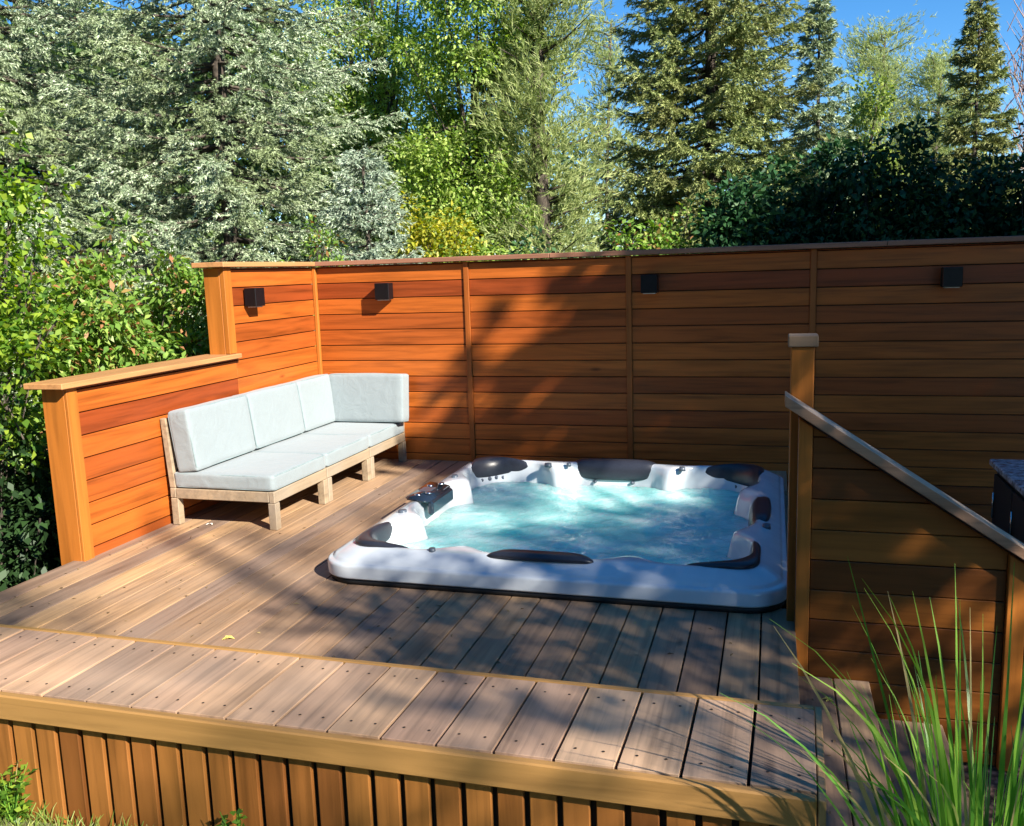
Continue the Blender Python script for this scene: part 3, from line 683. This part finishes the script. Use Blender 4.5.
r0 = np.random.default_rng
GT = 'trees growing beyond the cedar fence'
GZ = -.5
def C(px, d): return at(px, d)[:2]
x, y = C(-10, 13.5); conifer('spruce_tree', 'big blue green spruce at the far left edge above the leafy shrubs', GT, x, y, GZ, 13.5, 3.7, M['l_spruceblue'], r0(1), zmax=8.2, dens=1.1, droop=.22, tipup=.22, whorl=.30)
x, y = C(232, 12.2); conifer('spruce_tree', 'large pale blue spruce rising behind the fence corner and the sofa', GT, x, y, GZ, 13.5, 2.75, M['l_spruceblue'], r0(2), zmax=8.2, dens=1.2, droop=.22, tipup=.24, whorl=.28)
x, y = C(368, 9.4); conifer('spruce_tree', 'small silvery blue spruce low over the fence right of the sofa corner', GT, x, y, GZ, 3.3, 1.15, M['l_sprucesilver'], r0(3), dens=1.6, ln=.045, wd=.012, droop=.1, whorl=.15)
x, y = C(708, 15.0); conifer('spruce_tree', 'tall green spruce with yellowish tips in the middle above the hot tub', GT, x, y, GZ, 14.0, 2.15, M['l_sprucedark'], r0(4), zmax=9.4, dens=1.9, droop=.22, tipup=.25, whorl=.22, ln=.06, wd=.015, tuft=.04)
x, y = C(814, 19.0); conifer('spruce_tree', 'narrow grey green spruce just right of the tall middle spruce', GT, x, y, GZ, zat(813, -14, 19) - GZ, 1.25, M['l_spruceblue'], r0(5), dens=1.5, zmin=2, ln=.08, wd=.022, tuft=.06)
x, y = C(968, 19.5); conifer('spruce_tree', 'slim dark pointed spruce against the sky at the right', GT, x, y, GZ, zat(968, -8, 19.5) - GZ, 1.5, M['l_sprucedark'], r0(6), dens=1.5, zmin=2, ln=.08, wd=.022, tuft=.06)
# broadleaf trees
x, y = C(392, 15.5); broadleaf('ash_tree', 'bright green ash tree with dark bare limbs showing left of centre', GT, x, y, GZ, [((0, 0, 5.6), (1.35, 1.3, 1.9)), ((-.2, .2, 3.3), (1.3, 1.2, 1.3)), ((-.5, .3, 7.8), (1.2, 1.2, 1.2))], 290, 150, M['l_ash'], r0(7), ln=.072, wd=.042, crad=.34, trunk_r=.14)
x, y = C(480, 13.2); broadleaf('ash_tree', 'dense bright green tree left of the feathery pine', GT, x, y, GZ, [((.1, 0, 5.2), (1.05, 1.1, 1.25)), ((-.2, 0, 3.0), (1.25, 1.2, 1.3)), ((.35, 0, 6.6), (.55, .6, .8))], 290, 150, M['l_ash'], r0(8), ln=.07, wd=.040, crad=.30, trunk_r=.13)
x, y = C(548, 12.6)
def pine(x, y, H, R, label, seed, mt='l_pine', z1=1.0, nb=70, trunk=.13):
    rng = r0(seed); t = thing('pine_tree', label, 'tree', (x, y, GZ), GT)
    b_ = MB(); b_.tube([(x, y, GZ), (x - .1, y, GZ + H * .5), (x + .05, y, GZ + H)], [trunk, trunk * .75, .02], 8); b_.build('trunk', M['bark'], t)
    br = MB(); Ps, Ds = [], []
    for i in range(nb):
        z = GZ + z1 + (H - z1) * (i + .5) / nb; a = rng.uniform(0, 6.28); u = (z - GZ - z1) / (H - z1); L = R * (1.0 - .5 * u ** 2.5) * rng.uniform(.5, 1.1)
        e = np.array([x + math.cos(a) * L, y + math.sin(a) * L, z + L * .35]); s = np.array([x, y, z])
        mid = (s + e) / 2 - np.array([0, 0, .05 * L]); br.tube([s.tolist(), mid.tolist(), e.tolist()], [.022, .014, .005], 4, False)
        m_ = int(L * 85); q = rng.uniform(.25, 1, m_); P = s + (e - s) * q[:, None] + rng.normal(scale=.13, size=(m_, 3)) * (.6 + q[:, None])
        Ps.append(P); Ds.append(np.array([math.cos(a), math.sin(a), .9])[None] + rng.normal(scale=.5, size=(m_, 3)))
    Ps = np.concatenate(Ps); Ds = np.concatenate(Ds)
    link('crown', npmesh('crown', sprays(Ps, Ds, rng, 9, .115, .013, .8, .12), 3), M[mt], t); br.build('branches', M['bark'], t)
pine(x, y, 8.5, .92, 'feathery pale pine with a visible bare trunk in the middle of the tree line', 9, nb=125)
x, y = C(612, 19.0); pine(x, y, zat(612, 20, 19) - GZ, 1.0, 'thin hazy pine in the gap left of the tall middle spruce', 10, nb=30, z1=3.4, trunk=.05)
x, y = C(876, 25.0); pine(x, y, zat(876, 34, 25) - GZ, 1.5, 'rounded far pine against the sky right of the narrow spruce', 12, nb=60, z1=3.)
x, y = C(932, 26.0); pine(x, y, zat(932, 62, 26) - GZ, 1.6, 'low far pine just left of the slim pointed spruce', 13, nb=60, z1=3.)
x, y = C(858, 21.0); broadleaf('poplar_tree', 'narrow yellow green tree below the rounded far pine', GT, x, y, GZ, [((0, 0, zat(858, 110, 21) - GZ - .8), (.6, .6, 1.6)), ((0, 0, 3.0), (.8, .8, 1.3))], 70, 80, M['l_poplar'], r0(14), ln=.12, wd=.06, crad=.3, trunk_r=.09)
x, y = C(1022, 22.0)
tb = thing('bare_tree', 'bare pinkish leafless tree at the right edge behind the hedge', 'tree', (x, y, GZ), GT); rng = r0(15); b_ = MB(); b_.tube([(x, y, GZ), (x, y, 6.3)], [.1, .02], 6); b_.build('trunk', M['barkpale'], tb); b_ = MB()
for i in range(240):
    z = rng.uniform(2.5, 6.0); a = rng.uniform(0, 6.28); L = rng.uniform(.3, 1.0); s = np.array([x, y, z]) + (rng.normal(size=3) * .25 if i > 60 else 0)
    e = s + np.array([math.cos(a) * L * .55, math.sin(a) * L * .55, L]); b_.tube([s.tolist(), ((s + e) / 2 + rng.normal(size=3) * .05).tolist(), e.tolist()], [.012, .008, .003], 4, False)
b_.build('branches', M['barkpale'], tb)
# shrubs behind the fence
GS = 'shrubs growing along the cedar fences'
def bush(px, d, top_py, w, dp, mt, label, seed, nc=80, nl=90, ln=.07, wd=.04, crad=.22, name='shrub', lift=0., cat='shrub', gz=GZ):
    x, y = C(px, d); zt = zat(px, top_py, d) - gz
    return broadleaf(name, label, GS, x, y, gz, [((0, 0, zt * .5 + lift), (w, dp, zt * .48)), ((w * .3, 0, zt * .62), (w * .6, dp * .7, zt * .36))], nc, nl, M[mt], r0(seed), ln=ln, wd=wd, crad=crad, cat=cat, trunk_r=.04, limbs=10, shell=.3)
bush(430, 10.7, 176, .66, .5, 'l_gold', 'golden yellow shrub between the silvery spruce and the bright green tree', 20, 100, 80)
bush(470, 10.6, 222, .9, .6, 'l_ash', 'bright green shrub just above the fence left of the pine trunk', 21, 80, 80, gz=GZ)
bush(545, 9.6, 232, .8, .5, 'l_hedge', 'dark leafy shrub peeping over the fence below the pale pine', 22, 80, 80)
bush(598, 9.4, 226, .40, .4, 'l_hedge', 'small rounded dark shrub over the fence left of the green spruce', 23, 50, 80)
bush(655, 9.9, 205, .62, .5, 'l_shrub', 'sunlit light green shrub in front of the tall green spruce', 24, 80, 80)
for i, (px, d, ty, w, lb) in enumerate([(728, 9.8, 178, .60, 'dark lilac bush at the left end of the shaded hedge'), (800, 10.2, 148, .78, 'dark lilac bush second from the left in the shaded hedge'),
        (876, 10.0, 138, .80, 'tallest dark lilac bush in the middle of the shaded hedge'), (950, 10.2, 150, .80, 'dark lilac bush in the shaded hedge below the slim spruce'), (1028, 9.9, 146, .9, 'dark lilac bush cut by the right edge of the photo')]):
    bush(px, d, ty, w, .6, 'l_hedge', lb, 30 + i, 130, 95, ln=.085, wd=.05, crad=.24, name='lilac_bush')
# left side
for i, (px, d, ty, w, lb, mt) in enumerate([(195, 7.6, 262, .62, 'green red-tipped shrub right against the tall end of the side fence', 'l_shrub'), (128, 7.4, 248, .72, 'broad green red-tipped shrub over the low side fence', 'l_shrub'),
        (72, 6.9, 262, .60, 'green red-tipped shrub left of the low side fence', 'l_shrub')]):
    bush(px, d, ty, w, .6, mt, lb, 40 + i, 150, 100, ln=.07, wd=.032, crad=.2, name='shrub', gz=-1.0)
bush(300, 9.2, 222, .8, .5, 'l_shrub', 'sparse red-tipped shrub over the fence behind the corner cushion', 44, 50, 70, ln=.06, wd=.03)
x, y = C(-42, 5.9); broadleaf('maple_sapling', 'bright yellow green maple leaves hanging in at the far left edge', GS, x, y, -1.2, [((0, 0, 3.0), (.55, .5, .55)), ((.05, 0, 2.3), (.5, .5, .55)), ((-.1, 0, 1.9), (.3, .35, .25))], 100, 60, M['l_maple'], r0(46), ln=.052, wd=.038, crad=.19, trunk_r=.03, limbs=8, cat='tree')
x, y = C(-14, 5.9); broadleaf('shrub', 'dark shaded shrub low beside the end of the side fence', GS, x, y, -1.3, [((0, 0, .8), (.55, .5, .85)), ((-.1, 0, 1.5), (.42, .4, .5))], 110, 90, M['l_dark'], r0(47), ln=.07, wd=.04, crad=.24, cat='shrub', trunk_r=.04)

# trees out of frame that throw the dappled shade
SUN = np.array([1.65, -1.0, 1.25]); SUN /= np.linalg.norm(SUN)
UU = np.array([-SUN[1], SUN[0], 0]); UU /= np.linalg.norm(UU); VV = np.cross(SUN, UU) * -1
if VV[2] < 0: VV = -VV
SIL = [(-4.5, -3.5), (1.11, .34), (2, .8), (3.5, .75), (4.3, .65), (5, 1.2), (6.6, 1.2), (7.4, -1)]
def shade_tree(u0, u1, dens, tx, label, seed, t0=12.5, t1=15.5, vmin=-4.9):
    rng = r0(seed); n = int((u1 - u0) * 5 * dens * 3); us = rng.uniform(u0, u1, n); vt = np.interp(us, *zip(*SIL)); vs = rng.uniform(vmin, 1.2, n); ts = rng.uniform(t0, t1, n)
    DAPV = np.where((vs > -1.78) & (us > -1.7), .07, np.where(vs < -2.75, .5, 1.))
    k = vs < vt - np.where(us > .3, .10, .12) - np.abs(rng.normal(scale=.07, size=n)); keep = k & ~((us > .2) & (us < 1.25) & (vs < -.9) & (vs > -1.95) & (rng.uniform(size=n) < .95)) & ((us > .4) | (rng.uniform(size=n) < DAPV))
    ts = np.where(us > 1.6, ts - 2.5, ts)
    C_ = us[keep, None] * UU + vs[keep, None] * VV + ts[keep, None] * SUN; C_ = C_[C_[:, 2] > .6]; n = len(C_)
    bx_, by_ = tx; t = thing('shade_tree', label, 'tree', (bx_, by_, -.02), 'leafy trees shading the deck from the right'); zt = C_[:, 2].max() * .7
    b_ = MB(); b_.tube([(bx_, by_, -.02), (bx_ + .05, by_, zt * .5), (bx_, by_ + .1, zt)], [.17, .13, .06], 8); b_.build('trunk', M['bark'], t)
    lb = MB()
    for i in rng.permutation(n)[:50]:
        e = C_[i]; s0 = np.array([bx_, by_, zt * rng.uniform(.3, .95)]); lb.tube([s0.tolist(), (s0 * .5 + e * .5 + np.array([0, 0, .2])).tolist(), e.tolist()], [.035, .02, .006], 5, False)
    lb.build('limbs', M['bark'], t)
    idx = np.repeat(np.arange(n), 46); m_ = len(idx); big = np.where((C_ @ UU)[idx] > .3, 1.95, 1.0); v = unit(rng.normal(size=(m_, 3))); rr = rng.uniform(.1, 1, m_) ** .5
    P = C_[idx] + v * (rr * (.33 * rng.uniform(.6, 1.3, n))[idx])[:, None]; Nn = rng.normal(scale=.7, size=(m_, 3)) + np.array([0, 0, 1.])
    link('crown', npmesh('crown', leaves(P, v + rng.normal(scale=.6, size=(m_, 3)), Nn, .12 * big, .075 * big, rng), 4), M['shade'], t)
DAP = .62
shade_tree(-4.3, 2.2, 8.5, (11.8, -9.6), 'leafy tree right of the camera shading the tub and the stair fence', 70)
shade_tree(2.2, 7.3, 10.0, (15.2, -5.0), 'leafy tree further right shading the hedge and the end of the fence', 71)
# a sparser, farther crown: soft streaks on the sofa, the deck and the bench
def thin_tree():
    rng = r0(75); n = 27; us = rng.uniform(-5.0, .2, n); vs = rng.uniform(-2.6, -.75, n); ts = rng.uniform(23, 26, n)
    C_ = us[:, None] * UU + vs[:, None] * VV + ts[:, None] * SUN; c = C_.mean(0); t = thing('shade_tree', 'tall thin crowned tree standing far off to the right of the deck', 'tree', (c[0], c[1], -.5), 'leafy trees shading the deck from the right')
    b_ = MB(); b_.tube([(c[0], c[1], -.5), (c[0], c[1] + .1, c[2] * .5), (c[0], c[1], C_[:, 2].max())], [.22, .16, .05], 8); b_.build('trunk', M['bark'], t)
    lb = MB()
    for e in C_: lb.tube([[c[0], c[1], e[2] * .8], e.tolist()], [.03, .006], 5, False)
    lb.build('limbs', M['bark'], t)
    idx = np.repeat(np.arange(n), 40); m_ = len(idx); v = unit(rng.normal(size=(m_, 3))); P = C_[idx] + v * (rng.uniform(.1, 1, m_) ** .5 * .24)[:, None]
    link('crown', npmesh('crown', leaves(P, v + rng.normal(scale=.6, size=(m_, 3)), rng.normal(scale=.7, size=(m_, 3)) + np.array([0, 0, 1.]), .14, .09, rng), 4), M['shade'], t)
thin_tree()
# added, unseen woods behind and beside the viewer, away from the sun: put in to keep the low sky off the shaded side
rng = r0(81); n = 1000; an = np.radians(np.where(rng.uniform(size=n) < .72, rng.uniform(-195, -58, n), rng.uniform(2, 58, n))); ra = rng.uniform(11, 14, n)
Cb = np.stack([3. + np.cos(an) * ra, -4. + np.sin(an) * ra, rng.uniform(.2, 8.5, n) * (.85 + .2 * np.sin(an * 9))], 1); idx = np.repeat(np.arange(n), 40); m_ = len(idx); v = unit(rng.normal(size=(m_, 3)))
tag(link('garden_woods', npmesh('garden_woods', leaves(Cb[idx] + v * (rng.uniform(.2, 1, m_) ** .5 * .75)[:, None], v + rng.normal(scale=.6, size=(m_, 3)), rng.normal(scale=.6, size=(m_, 3)) + np.array([0, 0, 1.]), .34, .22, rng), 4), M['shade']), 'added unseen woods around the open side, blocking low skylight', 'woods', kind='stuff')
# far tree line
rng = r0(80); n = 1900; pxs = np.where(rng.uniform(size=n) < .5, rng.uniform(-250, 360, n), rng.uniform(-350, 1400, n)); ds = rng.uniform(27, 34, n); Cc = []
for a_, d_ in zip(pxs, ds):
    tp = np.interp(a_, [-300, 330, 360, 560, 620, 700, 1100], [20, 20, 120, 130, 150, 165, 170]) + 14 * math.sin(a_ * .045) + 9 * math.sin(a_ * .11); p_ = at(a_, d_); zz = zat(a_, tp, d_)
    Cc.append((p_[0], p_[1], rng.uniform(-.4, zz)))
Cc = np.array(Cc); idx = np.repeat(np.arange(n), 55); m_ = len(idx); v = unit(rng.normal(size=(m_, 3)))
P = Cc[idx] + v * (rng.uniform(.2, 1, m_) ** .5 * .8)[:, None]
tag(link('far_woods', npmesh('far_woods', leaves(P, v + rng.normal(scale=.6, size=(m_, 3)), rng.normal(scale=.6, size=(m_, 3)) + np.array([0, 0, 1.]), .30, .17, rng), 4), M['l_far']), 'far green woods closing the gaps between the trees', 'woods', kind='stuff')

# ------------------------------------------------------------------ ornamental grass, lawn, weeds
rng = r0(60)
def blades(P, dirs, ln, wd, bend, rng, seg=7):
    """curved ribbons -> quads"""
    n = len(P); out = []; dirs = unit(dirs); hor = unit(dirs * np.array([1, 1, 0]) + 1e-6); s = unit(np.cross(dirs, rng.normal(size=(n, 3)) * .5 + np.array([0.3, -1, 0])))
    prev = None; pos = P.copy(); d = dirs.copy(); vs = []
    for k in range(seg + 1):
        w = wd * (1 - (k / seg) ** 2.2) * .5 + .0004; vs.append((pos - s * w[:, None], pos + s * w[:, None]))
        pos = pos + d * (ln / seg)[:, None]; d = unit(d + (hor * .6 - np.array([0, 0, 1.])) * (bend * (k + 1) / seg)[:, None])
    return vs
def ribbon_mesh(name, vs):
    n = len(vs[0][0]); seg = len(vs) - 1; V = np.stack([np.stack(v, 1) for v in vs], 1).reshape(-1, 3)   # n,(seg+1),2
    me = bpy.data.meshes.new(name); base = np.arange(n)[:, None] * (seg + 1) * 2; k = np.arange(seg)[None] * 2
    q = np.stack([base + k, base + k + 1, base + k + 3, base + k + 2], -1).reshape(-1)
    me.vertices.add(len(V)); me.vertices.foreach_set('co', V.astype(np.float32).ravel()); me.loops.add(len(q)); me.loops.foreach_set('vertex_index', q.astype(np.int32))
    me.polygons.add(len(q) // 4); me.polygons.foreach_set('loop_start', np.arange(0, len(q), 4, dtype=np.int32)); me.update(calc_edges=True)
    me.polygons.foreach_set('use_smooth', np.ones(len(q) // 4, dtype=bool)); return me
n = 200; gx, gy, gz = 4.02, -4.90, -.05
a = rng.uniform(0, 2 * PI, n); rr = rng.uniform(0, .10, n); P = np.stack([gx + np.cos(a) * rr, gy + np.sin(a) * rr * .7, np.full(n, gz)], 1)
lean = rng.uniform(.02, .40, n) ** 1.35; a2 = a + rng.normal(scale=.5, size=n)
D = np.stack([np.cos(a2) * lean, np.sin(a2) * lean, np.ones(n)], 1)
gl = rng.uniform(.35, .98, n) ; og = link('ornamental_grass', ribbon_mesh('ornamental_grass', blades(P, D, gl, rng.uniform(.007, .015, n), rng.uniform(.0, .24, n) ** 1.1 * 1.25, rng, 9)), M['blade'])
tag(og, 'tall clump of arching green ornamental grass in the lower right corner', 'ornamental grass')
n = 15000; P = np.stack([rng.uniform(-.6, 3.5, n), rng.uniform(-5.35, -4.835, n), np.full(n, .042)], 1)
D = rng.normal(scale=.45, size=(n, 3)) + np.array([0, 0, 1.])
hgt = rng.uniform(.02, .06, n) * np.clip(1.15 - .1 * P[:, 0], .6, 1.2)
lw = link('lawn', ribbon_mesh('lawn', blades(P, D, hgt, rng.uniform(.002, .0038, n), rng.uniform(0, .5, n), rng, 3)), M['grass']); tag(lw, kind='stuff', label='short dry green lawn along the bench skirt', cat='grass')
def weed(x, y, h, w, nl, seed, label):
    rng = r0(seed); t = thing('weed', label, 'weed', (x, y, .04), 'leafy weeds against the bench skirt'); st_ = MB(); Ps = []; Ds = []
    for i in range(nl // 9):
        a = rng.uniform(0, 6.28); e = np.array([x + math.cos(a) * w * rng.uniform(.2, 1), y + math.sin(a) * w * .4 * rng.uniform(.2, 1), rng.uniform(.25, 1) * h]); s = np.array([x, y, .04])
        st_.tube([s.tolist(), ((s + e) / 2 + np.array([0, 0, .02])).tolist(), e.tolist()], [.0018, .0015, .001], 5, False)
        for q in range(9): u = rng.uniform(.35, 1); Ps.append(s + (e - s) * u + rng.normal(scale=.006, size=3)); Ds.append([math.cos(a + q * 2.4), math.sin(a + q * 2.4), .35])
    st_.build('stems', M['blade'], t); Ps = np.array(Ps); link('leaves', npmesh('leaves', leaves(Ps, np.array(Ds), np.tile([0, -.3, 1.], (len(Ps), 1)) + rng.normal(scale=.3, size=(len(Ps), 3)), .022, .016, rng), 4), M['l_maple'], t)
weed(1.63, -4.88, .22, .10, 260, 61, 'leafy green weed at the left end of the bench skirt')
weed(2.34, -4.88, .20, .06, 160, 62, 'small leafy green weed poking up below the middle of the bench skirt')
# fallen bits on the deck
def bit(name, x, y, z, s, mt, label, seed):
    random.seed(seed); b_ = MB()
    for k in range(3):
        a = random.uniform(0, 6.28); cx_, cy_ = x + random.uniform(-1, 1) * s, y + random.uniform(-1, 1) * s * .7
        p = [(cx_ + math.cos(a) * s, cy_ + math.sin(a) * s, z + .002), (cx_ + math.cos(a + 1.5) * s * .5, cy_ + math.sin(a + 1.5) * s * .5, z + .010), (cx_ - math.cos(a) * s, cy_ - math.sin(a) * s, z + .004), (cx_ + math.cos(a - 1.5) * s * .5, cy_ + math.sin(a - 1.5) * s * .5, z + .012)]
        q_ = [(v[0], v[1], v[2] - .0012) for v in p]
        b_.add(p + q_, [(0, 1, 2, 3), (7, 6, 5, 4)] + [(i, i + 4, (i + 1) % 4 + 4, (i + 1) % 4) for i in range(4)])
    tag(b_.build(name, mt), label, 'leaf')
bit('fallen_leaf', 1.416, -3.546, .001, .022, M['yleaf'], 'curled yellow fallen leaf on the deck just behind the bench', 3)
bit('fallen_petal', .276, -2.03, .001, .014, M['wleaf'], 'tiny white fallen petal on the deck under the nearest sofa module', 4)
bit('fallen_leaf', 3.84, -3.2, -.189, .018, M['yleaf'], 'dry curled leaf on the upper step beside the stair fence', 5)
rng = r0(90); n = 230; X_ = np.concatenate([rng.uniform(-.1, 1.4, 110), rng.uniform(.2, 3.7, 60), rng.uniform(3.75, 4.25, 60)]); Y_ = np.concatenate([rng.uniform(-4.3, -.1, 110), rng.uniform(-4.4, -2.95, 60), rng.uniform(-4.6, -3.05, 60)]); Z_ = np.where(X_ < 3.73, .0025, np.where(X_ < 4.01, -.187, -.342))
Pd = np.stack([X_, Y_, Z_], 1); Dd = rng.normal(size=(n, 3)) * np.array([1, 1, .12])
lt = link('leaf_litter', npmesh('leaf_litter', leaves(Pd, Dd, np.tile([0, 0, 1.], (n, 1)) + rng.normal(scale=.2, size=(n, 3)), .030, .008, rng), 4), M['litter']); tag(lt, 'dry needles and leaf crumbs scattered on the deck', 'leaf litter', kind='stuff')
# rock beyond the left deck edge
bm = bmesh.new(); bmesh.ops.create_icosphere(bm, subdivisions=4, radius=1)
for v in bm.verts:
    v.co = v.co * (1 + .18 * noise.noise(v.co * 1.7) + .05 * noise.noise(v.co * 6)); v.co = Vector((v.co.x * .30 - 1.02, v.co.y * .25 - 2.75, v.co.z * .2 - .42))
rk = MB(); rk.bm(bm, True); tag(rk.build('boulder', M['rock']), 'pale tan boulder beyond the left edge of the deck', 'rock')

# ------------------------------------------------------------------ light
w = bpy.data.worlds.new('World'); S.world = w; w.use_nodes = True; nt = w.node_tree
bg = nt.nodes['Background']; sky = nt.nodes.new('ShaderNodeTexSky'); sky.sky_type = 'NISHITA'; sky.sun_disc = False
el = math.asin(SUN[2]); az = math.atan2(SUN[0], SUN[1])
sky.sun_elevation = el; sky.sun_rotation = az; sky.altitude = 1500; sky.air_density = 1.0; sky.dust_density = 0; sky.ozone_density = 3.5
hs = N(nt, 'ShaderNodeHueSaturation', i_Saturation=1.28); nt.links.new(sky.outputs[0], hs.inputs['Color']); nt.links.new(hs.outputs[0], bg.inputs[0]); bg.inputs[1].default_value = .08
ld = bpy.data.lights.new('sun', 'SUN'); ld.energy = 5.0; ld.angle = math.radians(.55); ld.color = (1, .93, .82); lo = bpy.data.objects.new('sun', ld); COL.objects.link(lo)
lo.rotation_euler = Vector(SUN).to_track_quat('Z', 'Y').to_euler(); lo.location = (12, -8, 10)
S.view_settings.view_transform = 'Standard'; S.view_settings.look = 'None'; S.view_settings.exposure = 1.34; S.view_settings.gamma = 1
print('FACES', sum(len(o.data.polygons) for o in bpy.data.objects if o.type == 'MESH'), sorted([(len(o.data.polygons), o.name, o.parent.name if o.parent else '') for o in bpy.data.objects if o.type == 'MESH'])[-14:])
S.render.engine = 'CYCLES'; S.cycles.max_bounces = 4; S.cycles.diffuse_bounces = 2; S.cycles.glossy_bounces = 3; S.cycles.transmission_bounces = 3; S.cycles.transparent_max_bounces = 8
S.render.resolution_x = 1024; S.render.resolution_y = 826
